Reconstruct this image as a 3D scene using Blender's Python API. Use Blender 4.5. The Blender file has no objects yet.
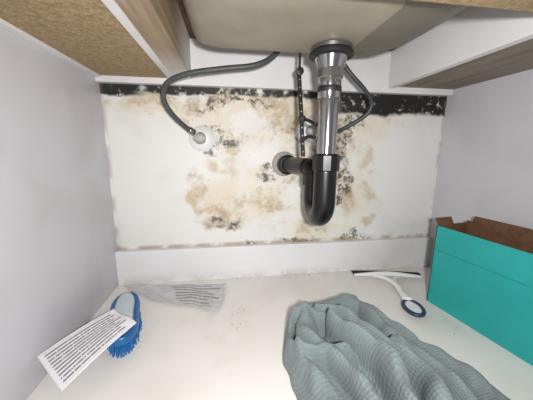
import bpy, bmesh, math, random
import numpy as np
from mathutils import Vector, Matrix
random.seed(4); np.random.seed(4)
scene=bpy.context.scene
COL=bpy.context.collection
try:
    scene.view_settings.view_transform='Standard'
except Exception: pass

# ------------------------------------------------------------------ materials
def srgb(r,g,b):
    f=lambda c:(c/255/12.92 if c/255<=.04045 else ((c/255+.055)/1.055)**2.4)
    return (f(r),f(g),f(b),1)
class M:
    def __init__(s,name,color=(.8,.8,.8,1),rough=.5,metal=0,**kw):
        s.m=bpy.data.materials.new(name); s.m.use_nodes=True
        s.t=s.m.node_tree; s.b=s.t.nodes['Principled BSDF']
        s.b.inputs['Base Color'].default_value=color
        s.b.inputs['Roughness'].default_value=rough
        s.b.inputs['Metallic'].default_value=metal
        for k,v in kw.items(): s.b.inputs[k.replace('_',' ')].default_value=v
    def n(s,typ,**kw):
        x=s.t.nodes.new(typ)
        for k,v in kw.items(): setattr(x,k,v)
        return x
    def l(s,a,b): s.t.links.new(a,b)
    def put(s,sock,v):
        if hasattr(v,'is_output'): s.l(v,sock)
        else: sock.default_value=v
    def math(s,op,a,b=0.0,c=0.0,clamp=False):
        x=s.n('ShaderNodeMath',operation=op,use_clamp=clamp)
        s.put(x.inputs[0],a); s.put(x.inputs[1],b); s.put(x.inputs[2],c)
        return x.outputs[0]
    def vec(s,op,a,b=(0,0,0)):
        x=s.n('ShaderNodeVectorMath',operation=op); s.put(x.inputs[0],a); s.put(x.inputs[1],b)
        return x.outputs['Value'] if op=='LENGTH' else x.outputs[0]
    def co(s,kind='Object'):
        return s.n('ShaderNodeTexCoord').outputs[kind]
    def noise(s,co,scale,detail=4,rough=.55,out=0):
        x=s.n('ShaderNodeTexNoise'); s.l(co,x.inputs['Vector'])
        x.inputs['Scale'].default_value=scale; x.inputs['Detail'].default_value=detail; x.inputs['Roughness'].default_value=rough
        return x.outputs[out]
    def ramp(s,v,lo,hi,a=0.,b=1.):
        x=s.n('ShaderNodeMapRange',clamp=True,interpolation_type='SMOOTHSTEP')
        s.put(x.inputs[0],v)
        for i,q in enumerate((lo,hi,a,b)): x.inputs[i+1].default_value=q
        return x.outputs[0]
    def mix(s,f,a,b):
        x=s.n('ShaderNodeMix',data_type='RGBA'); s.put(x.inputs[0],f); s.put(x.inputs[6],a); s.put(x.inputs[7],b)
        return x.outputs[2]
    def bump(s,h,strength=.3,dist=.002):
        x=s.n('ShaderNodeBump'); s.put(x.inputs['Height'],h); x.inputs['Strength'].default_value=strength; x.inputs['Distance'].default_value=dist
        s.l(x.outputs[0],s.b.inputs['Normal'])
    def color(s,v): s.l(v,s.b.inputs['Base Color'])

def laminate(name,c,specks=False,grime=False):
    m=M(name,c,.42)
    co=m.co()
    big=m.noise(co,5,3)
    c2=(c[0]*.86,c[1]*.85,c[2]*.83,1)
    col=m.mix(m.ramp(big,.42,.75),c,c2)
    if specks:
        sm=m.noise(co,14,6,.65)
        col=m.mix(m.math('MULTIPLY',m.ramp(sm,.54,.76),.28),col,srgb(176,168,156))
    if grime:
        s=m.n('ShaderNodeSeparateXYZ'); m.l(co,s.inputs[0])
        low=m.math('MULTIPLY',m.ramp(s.outputs[2],0,.03,1,0),m.ramp(m.noise(co,30,5,.7),.4,.65))
        col=m.mix(m.math('MULTIPLY',low,.35),col,srgb(150,136,116))
    m.color(col)
    m.bump(m.noise(co,220,3),.08,.0005)
    return m.m
mat_wall=laminate('white_laminate',srgb(196,194,200),grime=True)
mat_floor=laminate('floor_laminate',srgb(226,223,219),specks=True)
mat_trim=laminate('trim_laminate',srgb(220,219,221),grime=True)
def particle(name,a,b,c):
    m=M(name,a,.8); co=m.co()
    n1=m.noise(co,90,6,.75); n2=m.noise(co,260,4,.7)
    col=m.mix(m.ramp(n1,.38,.62),a,b)
    col=m.mix(m.ramp(n2,.52,.66),col,c)
    m.color(col); m.bump(n1,.4,.001); return m.m
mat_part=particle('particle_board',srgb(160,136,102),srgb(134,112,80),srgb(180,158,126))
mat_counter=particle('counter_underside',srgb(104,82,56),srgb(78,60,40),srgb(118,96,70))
def wood(name,a,b,fade=False):
    m=M(name,a,.6); co=m.co()
    mp=m.n('ShaderNodeMapping'); m.l(co,mp.inputs[0]); mp.inputs['Scale'].default_value=(60,3,60)
    n=m.noise(mp.outputs[0],1.5,6,.6)
    col=m.mix(m.ramp(n,.3,.7),a,b)
    if fade:
        s=m.n('ShaderNodeSeparateXYZ'); m.l(co,s.inputs[0])
        col=m.mix(m.ramp(s.outputs[1],-.20,-.06),col,srgb(206,200,194))
    m.color(col); return m.m
mat_veneer=wood('wood_veneer',srgb(138,127,113),srgb(108,98,85))
mat_face=wood('veneer_face',srgb(164,144,118),srgb(134,114,90),True)

# mouldy back panel -------------------------------------------------
def mould_panel():
    m=M('mouldy_panel',srgb(224,221,216),.55); co=m.co()
    wn=m.noise(co,9,5,.65,out=1)
    w=m.vec('MULTIPLY',m.vec('SUBTRACT',wn,(.5,.5,.5)),(.12,.0,.12))
    wn2=m.noise(co,45,4,.7,out=1)
    w2=m.vec('MULTIPLY',m.vec('SUBTRACT',wn2,(.5,.5,.5)),(.030,.0,.030))
    P=m.vec('ADD',m.vec('ADD',co,w),w2)
    def blob(cx,cz,rx,rz,soft=.6):
        v=m.vec('SUBTRACT',P,(cx,0,cz)); v=m.vec('MULTIPLY',v,(1/rx,0,1/rz))
        return m.ramp(m.vec('LENGTH',v),1-soft*.6,1+soft*.5,1,0)
    def mx(*a):
        o=a[0]
        for q in a[1:]: o=m.math('MAXIMUM',o,q)
        return o
    base=m.mix(m.ramp(m.noise(co,6,3),.45,.8),srgb(221,220,218),srgb(204,201,196))
    pale=mx(blob(.02,.40,.25,.085),blob(.03,.29,.19,.14,.9),blob(-.12,.20,.12,.06),blob(.10,.18,.13,.10,.9),blob(-.2,.42,.2,.03))
    n=m.noise(co,11,6,.65)
    pm=m.math('MULTIPLY',pale,m.ramp(n,.30,.58,.15,1))
    col=m.mix(m.math('MULTIPLY',pm,.70),base,srgb(210,198,170))
    # tide-mark outline
    tide=m.math('MULTIPLY',m.ramp(pale,.10,.30),m.ramp(pale,.45,.70,1,0))
    tide=m.math('MULTIPLY',tide,m.ramp(m.noise(co,13,3),.46,.58))
    col=m.mix(m.math('MULTIPLY',tide,.6),col,srgb(182,156,112))
    isl=mx(blob(-.07,.31,.08,.035),blob(.06,.215,.08,.03),blob(-.02,.15,.07,.03),blob(-.09,.385,.05,.02))
    och=mx(blob(-.17,.165,.065,.032),blob(-.24,.435,.16,.018),blob(.0,.435,.22,.020),blob(-.225,.235,.02,.05),blob(.07,.13,.05,.02),blob(.13,.33,.025,.08),blob(-.05,.205,.10,.014),blob(.15,.2,.03,.05),blob(.03,.39,.12,.03))
    n3=m.noise(co,26,6,.7)
    col=m.mix(m.math('MULTIPLY',m.math('MULTIPLY',och,m.ramp(n3,.36,.64)),.76),col,srgb(166,136,92))
    hz=mx(blob(.02,.36,.12,.04),blob(.135,.31,.045,.10),blob(.03,.25,.10,.03),blob(-.13,.36,.05,.04),blob(.10,.21,.07,.05),blob(-.15,.155,.06,.02))
    nh=m.noise(co,34,6,.75)
    col=m.mix(m.math('MULTIPLY',m.math('MULTIPLY',hz,m.ramp(nh,.46,.68)),.56),col,srgb(116,104,90))
    col=m.mix(m.math('MULTIPLY',m.math('MULTIPLY',isl,m.ramp(n,.38,.50)),.85),col,base)
    dk=mx(blob(-.155,.152,.04,.014),blob(-.15,.345,.03,.018),blob(-.185,.325,.012,.012),blob(.135,.33,.026,.07,.4),blob(.150,.26,.022,.05),blob(-.05,.25,.03,.012),blob(-.05,.27,.02,.012),blob(-.135,.432,.10,.010),blob(-.10,.085,.018,.010),blob(-.19,.375,.03,.014),blob(.06,.37,.05,.02),blob(.09,.27,.02,.04),blob(.03,.09,.05,.008),blob(.18,.10,.05,.008),blob(.13,.20,.014,.02),blob(.17,.39,.03,.02),blob(.08,.33,.02,.03))
    n4=m.noise(co,60,6,.8)
    col=m.mix(m.math('MULTIPLY',m.math('MULTIPLY',dk,m.ramp(n4,.44,.56)),.88),col,srgb(48,42,38))
    n5=m.noise(co,120,3,.6)
    col=m.mix(m.math('MULTIPLY',m.math('MULTIPLY',pale,m.ramp(n5,.65,.71)),.55),col,srgb(92,78,62))
    sx=m.n('ShaderNodeSeparateXYZ'); m.l(P,sx.inputs[0]); X,Z=sx.outputs[0],sx.outputs[2]
    s0=m.n('ShaderNodeSeparateXYZ'); m.l(co,s0.inputs[0])
    zt=m.math('ADD',m.math('MULTIPLY',s0.outputs[2],.72),m.math('MULTIPLY',Z,.28))
    right=m.math('MULTIPLY',m.ramp(zt,.412,.422),m.ramp(s0.outputs[0],.09,.14))
    left=m.math('MULTIPLY',m.ramp(zt,.440,.447),m.ramp(s0.outputs[0],-.36,-.31,1,0))
    mid=m.math('MULTIPLY',m.ramp(zt,.446,.453),m.ramp(m.noise(co,22,4),.34,.46))
    top=mx(right,left,mid)
    holes=m.math('MULTIPLY',m.ramp(m.noise(co,60,5,.7),.54,.62),m.ramp(m.noise(co,14,3),.40,.56))
    col=m.mix(m.math('MULTIPLY',top,m.math('SUBTRACT',1,m.math('MULTIPLY',holes,.75))),col,srgb(22,19,18))
    seam=m.math('MULTIPLY',m.ramp(s0.outputs[2],.087,.098,1,0),m.ramp(m.noise(co,25,5),.38,.56))
    col=m.mix(m.math('MULTIPLY',seam,.7),col,srgb(146,118,82))
    side=m.math('MULTIPLY',m.ramp(m.math('ABSOLUTE',s0.outputs[0]),.408,.42),m.ramp(m.noise(co,25,5),.4,.6))
    col=m.mix(m.math('MULTIPLY',side,.5),col,srgb(140,118,90))
    m.color(col)
    m.bump(m.math('ADD',m.noise(co,35,6,.7),m.math('MULTIPLY',top,-.5)),.22,.002)
    return m.m
mat_mould=mould_panel()

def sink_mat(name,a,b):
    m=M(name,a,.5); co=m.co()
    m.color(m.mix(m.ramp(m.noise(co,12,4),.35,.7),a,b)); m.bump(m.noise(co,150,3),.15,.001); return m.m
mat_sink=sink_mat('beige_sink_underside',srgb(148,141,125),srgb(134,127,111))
mat_sink2=sink_mat('sink_right_dark',srgb(116,111,98),srgb(104,99,86))  # darker beige for the sink faces on the right slope
mat_chrome=M('chrome',srgb(172,172,172),.14,1).m
mat_steel=M('brushed_steel',srgb(150,150,150),.35,1).m
mat_black=M('black_abs',srgb(8,8,9),.34).m
mat_strap=M('dark_metal',srgb(38,38,40),.5,.3).m
mat_hose_b=M('dark_hose',srgb(44,50,56),.45).m
def braid(name,a,b):
    m=M(name,a,.5); co=m.co(); w=m.noise(co,400,2); m.color(m.mix(m.ramp(w,.4,.6),a,b)); m.bump(w,.3,.001); return m.m
mat_hose=braid('braided_hose',srgb(74,78,80),srgb(54,58,60))
mat_white_pl=M('white_plastic',srgb(222,222,221),.35).m
mat_bag_ring=M('grey_plastic',srgb(160,157,152),.5).m
mat_blue=M('blue_plastic',srgb(18,92,150),.35).m
mat_blue_d=M('blue_bristle',srgb(24,100,165),.6).m
mat_navy=M('navy_grip',srgb(36,50,84),.4).m
mat_bristle=M('clear_bristle',srgb(186,198,204),.5).m

def box_mats():
    m=M('teal_card',srgb(30,158,154),.6); co=m.co()
    m.color(m.mix(m.ramp(m.noise(co,8,3),.3,.8),srgb(34,158,155),srgb(26,144,142)))
    k=M('kraft_card',srgb(100,68,44),.8); c2=k.co()
    k.color(k.mix(k.ramp(k.noise(c2,60,4),.3,.7),srgb(104,72,48),srgb(84,56,36)))
    return m.m,k.m
mat_teal,mat_kraft=box_mats()

def towel_mat():
    m=M('waffle_towel',srgb(120,132,132),.95); co=m.co('UV')
    m.b.inputs['Sheen Weight'].default_value=.15
    wv=m.vec('MULTIPLY',m.vec('SUBTRACT',m.noise(co,2.5,3,.5,out=1),(.5,.5,.5)),(.25,.25,0))
    P=m.vec('ADD',co,wv)
    s=m.n('ShaderNodeSeparateXYZ'); m.l(P,s.inputs[0])
    a=m.math('SINE',m.math('MULTIPLY',s.outputs[0],1250)); b=m.math('SINE',m.math('MULTIPLY',s.outputs[1],1250))
    g=m.math('MULTIPLY',m.math('ADD',m.math('ADD',a,b),2),.25)
    fuzz=m.noise(co,420,4,.8)
    col=m.mix(g,srgb(106,119,121),srgb(122,135,136))
    col=m.mix(m.math('MULTIPLY',m.ramp(m.noise(co,14,5,.7),.4,.7),.4),col,srgb(96,109,111))
    col=m.mix(m.ramp(fuzz,.42,.7,0,.5),col,srgb(144,156,156))
    m.color(col); m.bump(m.math('ADD',m.math('MULTIPLY',g,.6),fuzz),.8,.0018); return m.m
mat_towel=towel_mat()

def paper(name,base,lines=26,alpha=1.0,u0=.08,u1=.92,ink=srgb(60,62,66)):
    m=M(name,base,.6); co=m.co('UV')
    s=m.n('ShaderNodeSeparateXYZ'); m.l(co,s.inputs[0]); U,V=s.outputs[0],s.outputs[1]
    row=m.math('MULTIPLY',V,lines); fr=m.math('FRACT',row); fl=m.math('FLOOR',row)
    ln=m.math('MULTIPLY',m.ramp(fr,.22,.30),m.ramp(fr,.68,.76,1,0))
    cx=m.n('ShaderNodeCombineXYZ'); m.l(m.math('MULTIPLY',U,46),cx.inputs[0]); m.l(m.math('MULTIPLY',fl,7.3),cx.inputs[1])
    wds=m.ramp(m.noise(cx.outputs[0],1,2),.36,.41)
    c3=m.n('ShaderNodeCombineXYZ'); m.l(m.math('MULTIPLY',fl,3.1),c3.inputs[0])
    end=m.math('GREATER_THAN',m.math('ADD',m.noise(c3.outputs[0],1,1),.40),U)
    mar=m.math('MULTIPLY',m.ramp(U,u0,u0+.01),m.ramp(U,u1-.01,u1,1,0))
    mar=m.math('MULTIPLY',mar,m.math('MULTIPLY',m.ramp(V,.05,.06),m.ramp(V,.94,.95,1,0)))
    t=m.math('MULTIPLY',m.math('MULTIPLY',ln,wds),m.math('MULTIPLY',end,mar))
    m.color(m.mix(m.math('MULTIPLY',t,.8),base,ink))
    if alpha<1:
        m.put(m.b.inputs['Alpha'],m.math('MAXIMUM',m.math('MULTIPLY',t,.55),m.ramp(m.noise(co,9,4),.3,.7,alpha-.12,alpha+.12)))
        m.b.inputs['Roughness'].default_value=.25
    return m.m
mat_leaf=paper('printed_paper',srgb(218,217,221),12,u0=.05,u1=.95)
mat_wrap=paper('printed_film',srgb(206,205,208),8,alpha=.80,u0=.45,u1=.97,ink=srgb(128,128,132))

# ------------------------------------------------------------------ mesh helpers
def obj(name,verts,faces,mat,parent=None,smooth=False,uv=None):
    me=bpy.data.meshes.new(name); me.from_pydata([tuple(map(float,v)) for v in verts],[],faces); me.update()
    o=bpy.data.objects.new(name,me); COL.objects.link(o)
    if isinstance(mat,(list,tuple)):
        for q in mat: me.materials.append(q)
    else: me.materials.append(mat)
    if smooth:
        for p in me.polygons: p.use_smooth=True
    if uv is not None:
        l=me.uv_layers.new(name='UVMap')
        for lp in me.loops: l.data[lp.index].uv=uv[lp.vertex_index]
    if parent: o.parent=parent
    return o
def empty(name,loc=(0,0,0)):
    e=bpy.data.objects.new(name,None); e.empty_display_size=.02; COL.objects.link(e); return e
def bbox(name,x0,x1,y0,y1,z0,z1,mat,parent=None,bev=.0):
    v=[(x,y,z) for x in(x0,x1) for y in(y0,y1) for z in(z0,z1)]
    f=[(0,1,3,2),(4,6,7,5),(0,4,5,1),(2,3,7,6),(0,2,6,4),(1,5,7,3)]
    o=obj(name,v,f,mat,parent)
    if bev:
        b=o.modifiers.new('b','BEVEL'); b.width=bev; b.segments=2
    return o
def catmull(pts,n=12):
    P=[np.array(p,float) for p in pts]; P=[2*P[0]-P[1]]+P+[2*P[-1]-P[-2]]; out=[]
    for i in range(1,len(P)-2):
        for k in range(n):
            t=k/n; a,b,c,d=P[i-1:i+3]
            out.append(.5*((2*b)+(c-a)*t+(2*a-5*b+4*c-d)*t*t+(3*b-a-3*c+d)*t**3))
    out.append(P[-2]); return out
def sweep(name,pts,rad,mat,parent=None,seg=20,n=12,smooth=True,sy=1.0,up=None):
    C=catmull(pts,n) if n else [np.array(p,float) for p in pts]
    N=len(C); R=[rad]*N if not hasattr(rad,'__len__') else np.interp(np.linspace(0,1,N),np.linspace(0,1,len(rad)),rad)
    T=[C[min(i+1,N-1)]-C[max(i-1,0)] for i in range(N)]; T=[t/np.linalg.norm(t) for t in T]
    a=np.array(up if up is not None else ((0,0,1) if abs(T[0][2])<.9 else (1,0,0)),float)
    V=[];F=[]
    for i in range(N):
        a=a-T[i]*(a@T[i]); a/=np.linalg.norm(a); b=np.cross(T[i],a)
        for k in range(seg):
            th=2*math.pi*k/seg; V.append(C[i]+R[i]*(math.cos(th)*a*sy+math.sin(th)*b))
    for i in range(N-1):
        for k in range(seg):
            F.append((i*seg+k,i*seg+(k+1)%seg,(i+1)*seg+(k+1)%seg,(i+1)*seg+k))
    F.append(tuple(range(seg))[::-1]); F.append(tuple((N-1)*seg+k for k in range(seg)))
    o=obj(name,V,F,mat,parent,smooth)
    for p in o.data.polygons[-2:]: p.use_smooth=False
    return o
def lathe(name,prof,loc,mat,parent=None,axis='Z',seg=40,smooth=True,sharp=35,facets=None):
    V=[];F=[];s=facets or seg
    for r,h in prof:
        for k in range(s):
            th=2*math.pi*k/s; c,d=r*math.cos(th),r*math.sin(th)
            V.append({'Z':(c,d,h),'Y':(c,h,d),'X':(h,c,d)}[axis])
    for i in range(len(prof)-1):
        for k in range(s): F.append((i*s+k,i*s+(k+1)%s,(i+1)*s+(k+1)%s,(i+1)*s+k))
    F.append(tuple(range(s))); F.append(tuple((len(prof)-1)*s+k for k in range(s)))
    V=[(v[0]+loc[0],v[1]+loc[1],v[2]+loc[2]) for v in V]
    o=obj(name,V,F,mat,parent,False)
    bm=bmesh.new(); bm.from_mesh(o.data); bmesh.ops.recalc_face_normals(bm,faces=bm.faces)
    for f in bm.faces: f.smooth=smooth
    for e in bm.edges:
        if len(e.link_faces)==2 and e.calc_face_angle(0)>math.radians(sharp): e.smooth=False
    bm.to_mesh(o.data); bm.free()
    return o

# ------------------------------------------------------------------ room shell (inside of the sink cabinet)
W=.42; CT=.560
bbox('wall_back',-W-.016,W+.016,0,.012,0,CT,mat_mould)
bbox('wall_left',-W-.016,-W,-.72,0,0,CT,mat_wall)
bbox('wall_right',W,W+.016,-.72,0,0,CT,mat_wall)
bbox('floor',-W-.016,W+.016,-.80,.012,-.016,0,mat_floor)
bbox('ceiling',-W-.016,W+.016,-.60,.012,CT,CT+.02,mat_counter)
bbox('baseboard_back',-W,W,-.016,0,0,.086,mat_trim,bev=.001)
bbox('trim_1',-W,W,-.018,0,.466,CT,mat_trim,bev=.001)           # top nailing rail
l=empty('trim_2')
bbox('particle_panel',-W+.012,-.272,-.58,-.018,.478,.494,mat_part,l)
bbox('wall_strip',-W,-W+.012,-.58,-.018,.474,.494,mat_trim,l,bev=.0008)
bbox('edge_strip',-.272,-.260,-.58,-.018,.476,.494,mat_trim,l,bev=.0008)
bbox('inner_bottom',-.260,-.232,-.58,-.018,.479,.494,mat_face,l)
bbox('inner_face',-.232,-.224,-.58,-.018,.478,CT,mat_face,l)
r=empty('trim_3')
bbox('wood_panel',.256,W,-.58,-.018,.480,.494,mat_veneer,r)
bbox('face_panel',.240,.256,-.58,-.018,.476,CT,mat_trim,r,bev=.001)
bbox('trim_4',-.224,.240,-.43,-.372,.478,.50,mat_part)        # front rail

# ------------------------------------------------------------------ sink bowl
def sink():
    def ring(x0,x1,y0,y1,rad,z,n=12):
        pts=[]
        for cx,cy,a0 in((x1-rad,y1-rad,0),(x0+rad,y1-rad,90),(x0+rad,y0+rad,180),(x1-rad,y0+rad,270)):
            for k in range(n):
                a=math.radians(a0+90*k/(n-1)); pts.append((cx+rad*math.cos(a),cy+rad*math.sin(a),z))
        return pts
    rings=[ring(-.212,.232,-.366,-.142,.03,CT-.001),ring(-.207,.205,-.366,-.144,.03,.535),ring(-.200,.165,-.366,-.148,.03,.513),
           ring(-.193,.128,-.364,-.152,.03,.500),ring(-.182,.095,-.36,-.159,.03,.4955),ring(-.165,.058,-.35,-.168,.025,.4935),ring(-.04,.050,-.25,-.185,.02,.493)]
    s=len(rings[0]); V=[p for q in rings for p in q]; F=[]
    for i in range(len(rings)-1):
        for k in range(s): F.append((i*s+k,i*s+(k+1)%s,(i+1)*s+(k+1)%s,(i+1)*s+k))
    F.append(tuple((len(rings)-1)*s+k for k in range(s)))
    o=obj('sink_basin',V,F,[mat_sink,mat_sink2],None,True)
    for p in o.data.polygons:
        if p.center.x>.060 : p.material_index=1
    return o
sink()

# ------------------------------------------------------------------ drain and trap
PX,PY=.0225,-.200
d=empty('drain_pipe')
lathe('strainer_flange',[(.028,.493),(.034,.491),(.034,.486),(.031,.484),(.029,.478)],(PX,PY,0),mat_steel,d)
lathe('flange_gasket',[(.0345,.484),(.0355,.482),(.0355,.478),(.032,.476)],(PX,PY,0),mat_strap,d)
lathe('strainer_body',[(.027,.478),(.025,.470),(.022,.462),(.0205,.455)],(PX,PY,0),mat_chrome,d)
lathe('slip_nut',[(.020,.461),(.0220,.459),(.0220,.446),(.020,.444)],(PX,PY,0),mat_steel,d,facets=10,smooth=False)
lathe('tailpiece_sleeve',[(.0190,.452),(.0190,.415),(.0180,.413)],(PX,PY,0),mat_chrome,d)
lathe('sleeve_ring',[(.0193,.432),(.0200,.431),(.0200,.424),(.0193,.423)],(PX,PY,0),mat_strap,d)
lathe('tailpiece',[(.0165,.414),(.0165,.300)],(PX,PY,0),mat_chrome,d)
lathe('trap_nut',[(.0200,.322),(.0240,.319),(.0240,.294),(.0210,.292)],(PX,PY,0),mat_black,d,facets=12,smooth=False)
L2=(.026,-.130)
ux=(L2[0]-PX,L2[1]-PY); sep=math.hypot(*ux); rr=sep/2; zc=.237
pts=[(PX,PY,.300),(PX,PY,.27)]
for k in range(0,17):
    a=math.pi*k/16; s=(1-math.cos(a))/2
    pts.append((PX+ux[0]*s,PY+ux[1]*s,zc-rr*math.sin(a)))
pts+= [(L2[0],L2[1],.262),(L2[0],L2[1],.275)]
sweep('trap_bend',pts,.0202,mat_black,d,seg=32,n=3)
lathe('trap_nut_out',[(.021,.256),(.0240,.258),(.0240,.28),(.021,.282)],(L2[0],L2[1],0),mat_black,d,facets=12,smooth=False)
pts=[(L2[0],L2[1],.272)]
for k in range(0,9):
    a=math.pi/2*k/8; pts.append((L2[0]-.010*(1-math.cos(a)),L2[1]+.022*(1-math.cos(a)),.275+.018*math.sin(a)))
pts+=[(.004,-.06,.293),(-.008,-.030,.293),(-.010,-.002,.293)]
sweep('trap_arm',pts,.0185,mat_black,d,seg=28,n=3)
lathe('arm_nut',[(.019,-.040),(.0235,-.038),(.0235,-.020),(.020,-.018)],(-.0095,0,.293),mat_black,d,axis='Y',facets=12,smooth=False)
lathe('wall_escutcheon',[(.021,-.010),(.025,-.008),(.030,-.003),(.031,0)],(-.010,0,.293),mat_bag_ring,d,axis='Y')

# pop-up strap & pivot rod
p=empty('lift_strap')
def strap(path,w,t,name):
    C=catmull(path,6); V=[];F=[]
    for c in C:
        for dx,dy in((-w,-t),(w,-t),(w,t),(-w,t)): V.append((c[0]+dx,c[1]+dy,c[2]))
    n=len(C)
    for i in range(n-1):
        for k in range(4): F.append((i*4+k,i*4+(k+1)%4,(i+1)*4+(k+1)%4,(i+1)*4+k))
    F.append((3,2,1,0)); F.append(tuple((n-1)*4+k for k in range(4)))
    return obj(name,V,F,mat_strap,p)
strap([(-.0125,-.130,.472),(-.0115,-.136,.44),(-.0105,-.146,.40),(-.0095,-.156,.35),(-.0085,-.163,.316)],.0040,.0012,'strap')
for i,z in enumerate(np.linspace(.325,.458,10)):
    t=(z-.316)/(.472-.316); yy=np.interp(z,[.316,.35,.40,.44,.472],[-.163,-.156,-.146,-.136,-.130])
    lathe('hole_rivet_%d'%i,[(.0016,-.0022),(.0016,.0022)],(-.0085-.004*t,yy,z),mat_steel,p,axis='Y',seg=14)
sweep('lift_rod',[(-.0115,-.130,CT),(-.0115,-.130,.50),(-.0122,-.130,.455)],.0025,mat_strap,p,seg=10,n=4)
lathe('thumb_screw',[(.004,-.008),(.0075,-.007),(.0075,.001),(.004,.002)],(-.0125,-.132,.472),mat_strap,p,axis='Y',facets=8,smooth=False)
sweep('pivot_rod',[(-.010,-.150,.385),(-.002,-.162,.382),(.008,-.184,.372)],.003,mat_strap,p,seg=10,n=4)
lathe('rod_clip',[(.004,-.006),(.0075,-.004),(.0075,.004),(.004,.006)],(-.010,-.151,.385),mat_strap,p,axis='Y',facets=8,smooth=False)
sweep('lower_clip',[(-.010,-.158,.345),(-.002,-.164,.352),(.006,-.184,.350)],.0032,mat_strap,p,seg=10,n=4)

# ------------------------------------------------------------------ supply valves and hoses
def valve(x,z,name):
    v=empty(name)
    lathe('escutcheon',[(.030,0),(.030,-.003),(.024,-.009),(.012,-.012)],(x,0,z),mat_white_pl,v,axis='Y')
    lathe('stub',[(.009,-.010),(.009,-.034)],(x,0,z),mat_steel,v,axis='Y')
    lathe('body',[(.010,-.028),(.0125,-.030),(.0125,-.042),(.009,-.044)],(x,0,z),mat_steel,v,axis='Y')
    o=lathe('oval_handle',[(.006,-.042),(.013,-.046),(.014,-.052),(.009,-.055)],(0,0,0),mat_bag_ring,v,axis='Y')
    for q in o.data.vertices: q.co.x=q.co.x*1.0+x; q.co.z=q.co.z*.7+z
    return v
valve(-.208,.352,'shutoff_valve'); valve(.047,.372,'shutoff_valve')
def hose(name,pts,mat,r=.0047):
    h=empty(name); sweep('tube',pts,r,mat,h,seg=16,n=12)
    a=np.array(pts[0]);b=np.array(pts[1]);t=(b-a)/np.linalg.norm(b-a)
    sweep('ferrule',[a-t*.002,a+t*.006,a+t*.012],r*1.35,mat_steel,h,seg=14,n=2); return h
hose('supply_hose',[(-.222,-.036,.364),(-.238,-.045,.375),(-.258,-.065,.396),(-.2695,-.08,.418),(-.268,-.09,.438),(-.2535,-.1,.454),(-.2148,-.11,.4665),(-.150,-.112,.477),(-.0947,-.112,.4852),(-.060,-.108,.503),(-.035,-.10,.535),(-.03,-.095,CT)],mat_hose,.0052)
hose('supply_hose',[(.060,-.036,.378),(.070,-.048,.369),(.085,-.06,.366),(.1085,-.08,.376),(.1449,-.1,.402),(.1506,-.108,.4268),(.1297,-.112,.4513),(.096,-.112,.4818),(.07,-.105,.52),(.055,-.10,CT)],mat_hose_b,.0042)

# ------------------------------------------------------------------ teal cardboard box
mat_seam=M('dark_teal_seam',srgb(22,118,116),.6).m  # darker teal for the crease line along the box side
def tealbox():
    b=empty('cardboard_box')
    A=np.array((.284,-.172)); u=np.array((.165,-.986)); v=np.array((.986,.165)); L=.24; w=.090; H=.174; t=.003
    def slab(name,p,q,z0,z1,th,nrm,mi=mat_teal,mo=mat_kraft,lean=(0,0)):
        nrm=np.array(nrm)
        for nm,o0,o1,mat in(('outer',0,.45,mi),('inner',.45,1,mo)):
            V=[]
            for z,ln in((z0,0),(z1,1)):
                for pt in(p,q):
                    for o in(o0,o1):
                        xy=np.array(pt)+nrm*th*o+np.array(lean)*ln; V.append((xy[0],xy[1],z))
            F=[(0,2,3,1),(4,5,7,6),(0,1,5,4),(2,6,7,3),(0,4,6,2),(1,3,7,5)]
            obj(name+'_'+nm,V,F,mat,b)
    B=A+u*L; Cc=B+v*w; D=A+v*w
    slab('side_left',A,B,.0,H,t,v)
    slab('side_back',A,D,0,H,t,u)
    slab('side_front',B,Cc,0,H,t,-u)
    slab('side_right',D,Cc,0,H+.004,t,-v)
    V=[(*(q),.002) for q in(A,B,Cc,D)]; obj('base',V,[(0,1,2,3)],mat_kraft,b)
    slab('flap_back',A+v*.004,A+v*.046,H,H+.014,t,u,mat_kraft,mat_kraft,lean=(-.003,.006))
    slab('flap_right',D+u*.012,Cc-u*.02,H+.004,H+.016,t,-v,mat_kraft,mat_kraft,lean=(.004,0))
    p0=A-v*.0008; p1=B-v*.0008
    V=[(*p0,.122),(*p1,.122),(*p1,.1228),(*p0,.1228)]
    obj('seam',V,[(0,1,2,3)],mat_seam,b)
tealbox()

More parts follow.
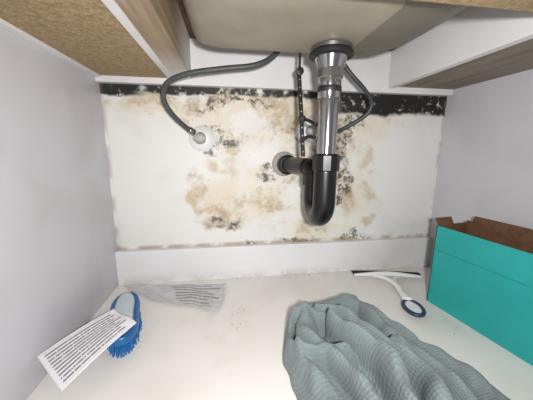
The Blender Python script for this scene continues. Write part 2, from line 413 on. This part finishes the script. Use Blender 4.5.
# ------------------------------------------------------------------ towel
def towel():
    out=[(.04,-.19),(.1,-.196),(.15,-.235),(.188,-.32),(.215,-.41),(.225,-.49),(.12,-.52),(0,-.48),(-.045,-.42),(-.066,-.35),(-.064,-.28),(-.043,-.23),(-.005,-.198)]
    P=[np.array(p) for p in out]; n=len(P); sm=[]
    for i in range(n):
        a,b,c,d=P[i-1],P[i],P[(i+1)%n],P[(i+2)%n]
        for k in range(34):
            t=k/34; sm.append(.5*((2*b)+(c-a)*t+(2*a-5*b+4*c-d)*t*t+(3*b-a-3*c+d)*t**3))
    sm=np.array(sm); N=len(sm)
    th=np.linspace(0,2*math.pi,N,endpoint=False)
    c0=np.array((.06,-.33)); wob=1+.016*np.sin(th*11)+.010*np.sin(th*23+1)
    sm=c0+(sm-c0)*wob[:,None]
    K=170
    rs=np.linspace(0,1,K)**.8
    XY=c0+(sm-c0)[None,:,:]*rs[:,None,None]
    X=XY[...,0]; Y=XY[...,1]
    wx=X+.009*np.sin(Y*40+1)+.004*np.sin(X*60+Y*50); wy=Y+.009*np.sin(X*46)+.003*np.sin(Y*75+X*30)
    ridges=[([(-.044,-.25),(-.048,-.31),(-.04,-.38),(-.015,-.46)],.040,.022),
            ([(-.032,-.240),(.004,-.220),(.05,-.210),(.09,-.218)],.042,.018),
            ([(.04,-.216),(.085,-.230),(.12,-.262),(.145,-.31)],.038,.018),
            ([(-.010,-.250),(-.014,-.30),(.004,-.36),(.02,-.45)],.062,.021),
            ([(.012,-.245),(.050,-.258),(.074,-.30),(.086,-.36),(.10,-.45)],.064,.018),
            ([(.03,-.285),(.045,-.33),(.055,-.38),(.06,-.46)],.076,.018),
            ([(.098,-.250),(.118,-.30),(.128,-.36),(.14,-.44)],.042,.018),
            ([(-.038,-.275),(.0,-.264),(.035,-.275),(.06,-.31)],.060,.014),
            ([(-.045,-.335),(-.015,-.348),(.02,-.335)],.056,.014),
            ([(.06,-.33),(.09,-.345),(.12,-.335)],.046,.010),
            ([(.155,-.30),(.170,-.36),(.18,-.43)],.020,.016)]
    acc=np.zeros_like(X)
    for pl,h,w in ridges:
        D=np.full_like(X,9.); q=catmull([(a,b,0) for a,b in pl],8); 
        for a,b in zip(q[:-1],q[1:]):
            ax,ay=a[:2]; dx,dy=(b-a)[:2]; L=dx*dx+dy*dy
            t=np.clip(((wx-ax)*dx+(wy-ay)*dy)/L,0,1)
            D=np.minimum(D,np.hypot(wx-ax-t*dx,wy-ay-t*dy))
        g=h*(.6*np.sqrt(np.clip(1-(D/(w*.80))**2,0,1))+.4*np.exp(-(D/(w*1.2))**2))
        acc+=g**9
    Z=acc**(1/9)
    flat=.010+.003*np.sin(X*90+Y*60)+.002*np.sin(Y*120-X*50)
    wr=.0012*np.sin(wx*150+wy*70+3*np.sin(wy*40))+.0008*np.sin(wy*190-wx*90+2*np.sin(wx*60))
    Z=Z+flat+wr
    for _ in range(3):
        Zp=Z.copy(); Zp[1:-1]=(Z[:-2]+2*Z[1:-1]+Z[2:])/4; Z=(np.roll(Zp,1,1)+2*Zp+np.roll(Zp,-1,1))/4
    edge=1-rs[:,None]
    dist=edge*np.linalg.norm(sm-c0,axis=1)[None,:]
    Z=Z*np.sqrt(np.clip(1-(1-np.clip(dist/.022,0,1))**2,0,1))+.0015
    X2=X-.22*Z*np.clip(dist/.03,0,1); Y2=Y-.1*Z*np.clip(dist/.03,0,1)
    V=np.stack([X2,Y2,Z],-1).reshape(-1,3).tolist(); F=[]
    for i in range(K-1):
        for k in range(N): F.append((i*N+k,(i+1)*N+k,(i+1)*N+(k+1)%N,i*N+(k+1)%N))
    base=len(V)
    for k in range(N): V.append((sm[k][0],sm[k][1],.0003))
    for k in range(N): F.append(((K-1)*N+k,base+k,base+(k+1)%N,(K-1)*N+(k+1)%N))
    F.append(tuple(base+k for k in range(N))[::-1])
    uv=[(v[0]*1.0+v[2]*.9,v[1]+v[2]*.6) for v in V]
    return obj('towel',V,F,mat_towel,None,True,uv)
towel()

# ------------------------------------------------------------------ scrub brush
def brush():
    b=empty('scrub_brush'); c=np.array((-.343,-.184)); u=np.array((.263,-.965)); v=np.array((.965,.263))
    def oval(L,Wd,zs,name,mat,n=48):
        V=[];F=[]
        for z,s in zs:
            for k in range(n):
                a=2*math.pi*k/n; cx=abs(math.cos(a))**.75*math.copysign(1,math.cos(a)); sx=abs(math.sin(a))**.85*math.copysign(1,math.sin(a))
                waist=1-.10*math.exp(-(cx*cx)/.12)
                q=c+u*cx*(L/2-(1-s)*Wd/2)+v*sx*Wd/2*s*waist; V.append((q[0],q[1],z))
        m=len(zs)
        for i in range(m-1):
            for k in range(n): F.append((i*n+k,i*n+(k+1)%n,(i+1)*n+(k+1)%n,(i+1)*n+k))
        F.append(tuple(range(n))[::-1]); F.append(tuple((m-1)*n+k for k in range(n)))
        return obj(name,V,F,mat,b,True)
    oval(.150,.054,[(.020,.9),(.020,.97),(.023,1),(.030,1),(.034,.96),(.035,.88),(.034,.80)],'body',mat_blue)
    oval(.128,.036,[(.030,1),(.037,.98),(.041,.85),(.042,.6)],'grip_insert',mat_bristle)
    V=[];F=[];rnd=random.Random(2)
    for i in range(46):
        for j in range(18):
            a=(i/45*2-1);s=(j/17*2-1)
            if abs(a)**2.4+abs(s)**2.4>1.05: continue
            p=c+u*(a*.069)+v*(s*.023)
            e=p+u*(a*.004+rnd.uniform(-.0015,.0015))+v*(s*.003+rnd.uniform(-.0015,.0015))
            k=len(V); w=.0007
            for (pt,z) in((p,.022),(e,.0005)):
                for dx,dy in((-w,-w),(w,-w),(w,w),(-w,w)): V.append((pt[0]+dx,pt[1]+dy,z))
            for m in range(4): F.append((k+m,k+(m+1)%4,k+4+(m+1)%4,k+4+m))
            F.append((k+7,k+6,k+5,k+4))
    obj('bristles',V,F,mat_blue_d,b)
brush()

# ------------------------------------------------------------------ leaflet and film wrapper
def sheet(name,corners,mat,nu=40,nv=40,th=.0003,fn=None):
    c=[np.array(q,float) for q in corners]; V=[];uv=[];F=[]
    for j in range(nv+1):
        for i in range(nu+1):
            s,t=i/nu,j/nv
            p=(1-s)*(1-t)*c[0]+s*(1-t)*c[1]+s*t*c[2]+(1-s)*t*c[3]
            if fn is not None: p=p+np.array(fn(s,t))
            V.append(p); uv.append((s,t))
    for j in range(nv):
        for i in range(nu): k=j*(nu+1)+i; F.append((k,k+1,k+nu+2,k+nu+1))
    o=obj(name,V,F,mat,None,True,uv)
    sd=o.modifiers.new('s','SOLIDIFY'); sd.thickness=th
    return o
sheet('leaflet',[(-.362,-.336,.028),(-.300,-.243,.052),(-.350,-.203,.056),(-.417,-.290,.045)],mat_leaf,fn=lambda s,t:(0,0,.003*math.sin(s*3.1)+.0025*math.sin(t*6)*s))
def crink(s,t):
    return (.003*math.sin(t*9+s*4),.002*math.sin(s*13)+.001*math.sin(s*31+1),.004+.0012*math.sin(s*9+t*5)+.0006*math.sin(t*11-s*13))
sheet('plastic_wrapper',[(-.318,-.098,.001),(-.172,-.156,.001),(-.158,-.054,.003),(-.408,-.026,.001)],mat_wrap,60,40,fn=crink,th=.0002)

# ------------------------------------------------------------------ squeegee
def squeegee():
    s=empty('squeegee')
    a=np.array((.170,-.056,.010)); b=np.array((.340,-.090,.010))
    sweep('blade_holder',[a,a*.6+b*.4+np.array((0,.004,.003)),a*.4+b*.6+np.array((0,.004,.003)),b],[.003,.006,.0065,.006,.003],mat_white_pl,s,seg=14,n=8)
    V=[];F=[];N=20
    for i in range(N+1):
        t=i/N; p=a*(1-t)+b*t; bow=.004*math.sin(math.pi*t)
        for dy,z in((.002+bow,.010),(.014+bow,.014),(.014+bow,.0155),(.002+bow,.0125)): V.append((p[0]-.002,p[1]+dy,z))
    for i in range(N):
        for k in range(4): F.append((i*4+k,i*4+(k+1)%4,i*4+4+(k+1)%4,i*4+4+k))
    F.append((0,1,2,3)); F.append((N*4+3,N*4+2,N*4+1,N*4))
    obj('rubber_blade',V,F,mat_strap,s)
    sweep('neck_left',[(.215,-.066,.010),(.236,-.085,.012),(.243,-.110,.013),(.241,-.135,.012)],[.003,.006,.007,.007],mat_white_pl,s,seg=14,n=8,sy=.7)
    sweep('neck_right',[(.285,-.080,.010),(.262,-.090,.012),(.248,-.110,.013),(.242,-.135,.012)],[.003,.005,.006,.007],mat_white_pl,s,seg=14,n=8,sy=.7)
    sweep('handle',[(.242,-.125,.012),(.237,-.150,.012),(.230,-.184,.011)],[.007,.008,.012],mat_white_pl,s,seg=14,n=8,sy=.6)
    c=np.array((.225,-.206)); u=np.array((-.22,-.975)); v=np.array((.975,-.22)); pts=[]
    for k in range(25):
        t=2*math.pi*k/24; q=c+u*.026*math.cos(t)+v*.017*math.sin(t); pts.append((q[0],q[1],.009))
    sweep('end_loop',pts,.0042,mat_navy,s,seg=12,n=2)
    V=[(c[0],c[1],.010)]
    for k in range(24):
        t=2*math.pi*k/24; q=c+u*.024*math.cos(t)+v*.015*math.sin(t); V.append((q[0],q[1],.010))
    obj('loop_web',V,[(0,1+k,1+(k+1)%24) for k in range(24)],mat_white_pl,s)
squeegee()

# ------------------------------------------------------------------ crumbs of debris on the floor
def debris():
    V=[];F=[];rnd=random.Random(9)
    spots=[(rnd.uniform(-.15,.30),rnd.uniform(-.30,-.03)) for _ in range(10)]+[(-.13+rnd.gauss(0,.012),-.17+rnd.gauss(0,.03)) for _ in range(6)]+[(rnd.uniform(-.3,.3),-.018-abs(rnd.gauss(0,.005))) for _ in range(18)]
    for x,y in spots:
        if x>.27 and y<-.15: continue
        if -.07<x<.23 and y<-.18: continue
        if x<-.15 and y>-.17: continue
        r=rnd.uniform(.0006,.0014); k=len(V)
        for dx,dy,dz in((1,0,0),(0,1,0),(-1,.2,0),(0,-1,0),(.2,.1,1.2)):
            V.append((x+dx*r*rnd.uniform(.6,1.3),y+dy*r*rnd.uniform(.6,1.3),.0001+dz*r))
        F+=[(k,k+1,k+4),(k+1,k+2,k+4),(k+2,k+3,k+4),(k+3,k,k+4),(k+3,k+2,k+1,k)]
    obj('floor_debris',V,F,M('debris',srgb(80,66,54),.9).m)
debris()

# ------------------------------------------------------------------ camera
yaw,pit,rol=.1434,.1941,.0068
f=np.array([math.sin(yaw)*math.cos(pit),math.cos(yaw)*math.cos(pit),-math.sin(pit)])
r0=np.array([math.cos(yaw),-math.sin(yaw),0.]); u0=np.cross(r0,f)
rr_=math.cos(rol)*r0+math.sin(rol)*u0; uu=-math.sin(rol)*r0+math.cos(rol)*u0
cam=bpy.data.cameras.new('camera'); co=bpy.data.objects.new('camera',cam); COL.objects.link(co)
mw=Matrix.Identity(4)
for i in range(3):
    mw[i][0]=rr_[i]; mw[i][1]=uu[i]; mw[i][2]=-f[i]
mw[0][3],mw[1][3],mw[2][3]=-.1472,-.6459,.3301
co.matrix_world=mw
cam.sensor_width=36; cam.lens=36*261.18/533; cam.clip_start=.005
scene.camera=co

# ------------------------------------------------------------------ light
ld=bpy.data.lights.new('phone_flash','AREA'); ld.shape='DISK'; ld.size=.03; ld.energy=4.3; ld.color=(1,.99,.975)
lo=bpy.data.objects.new('phone_flash',ld); COL.objects.link(lo); lo.location=(-.12,-.70,.35)
lo.rotation_euler=(Vector((.02,0,.20))-Vector(lo.location)).to_track_quat('-Z','Y').to_euler()
w=bpy.data.worlds.new('world'); scene.world=w; w.use_nodes=True
w.node_tree.nodes['Background'].inputs[0].default_value=(.95,.96,1,1); w.node_tree.nodes['Background'].inputs[1].default_value=.27
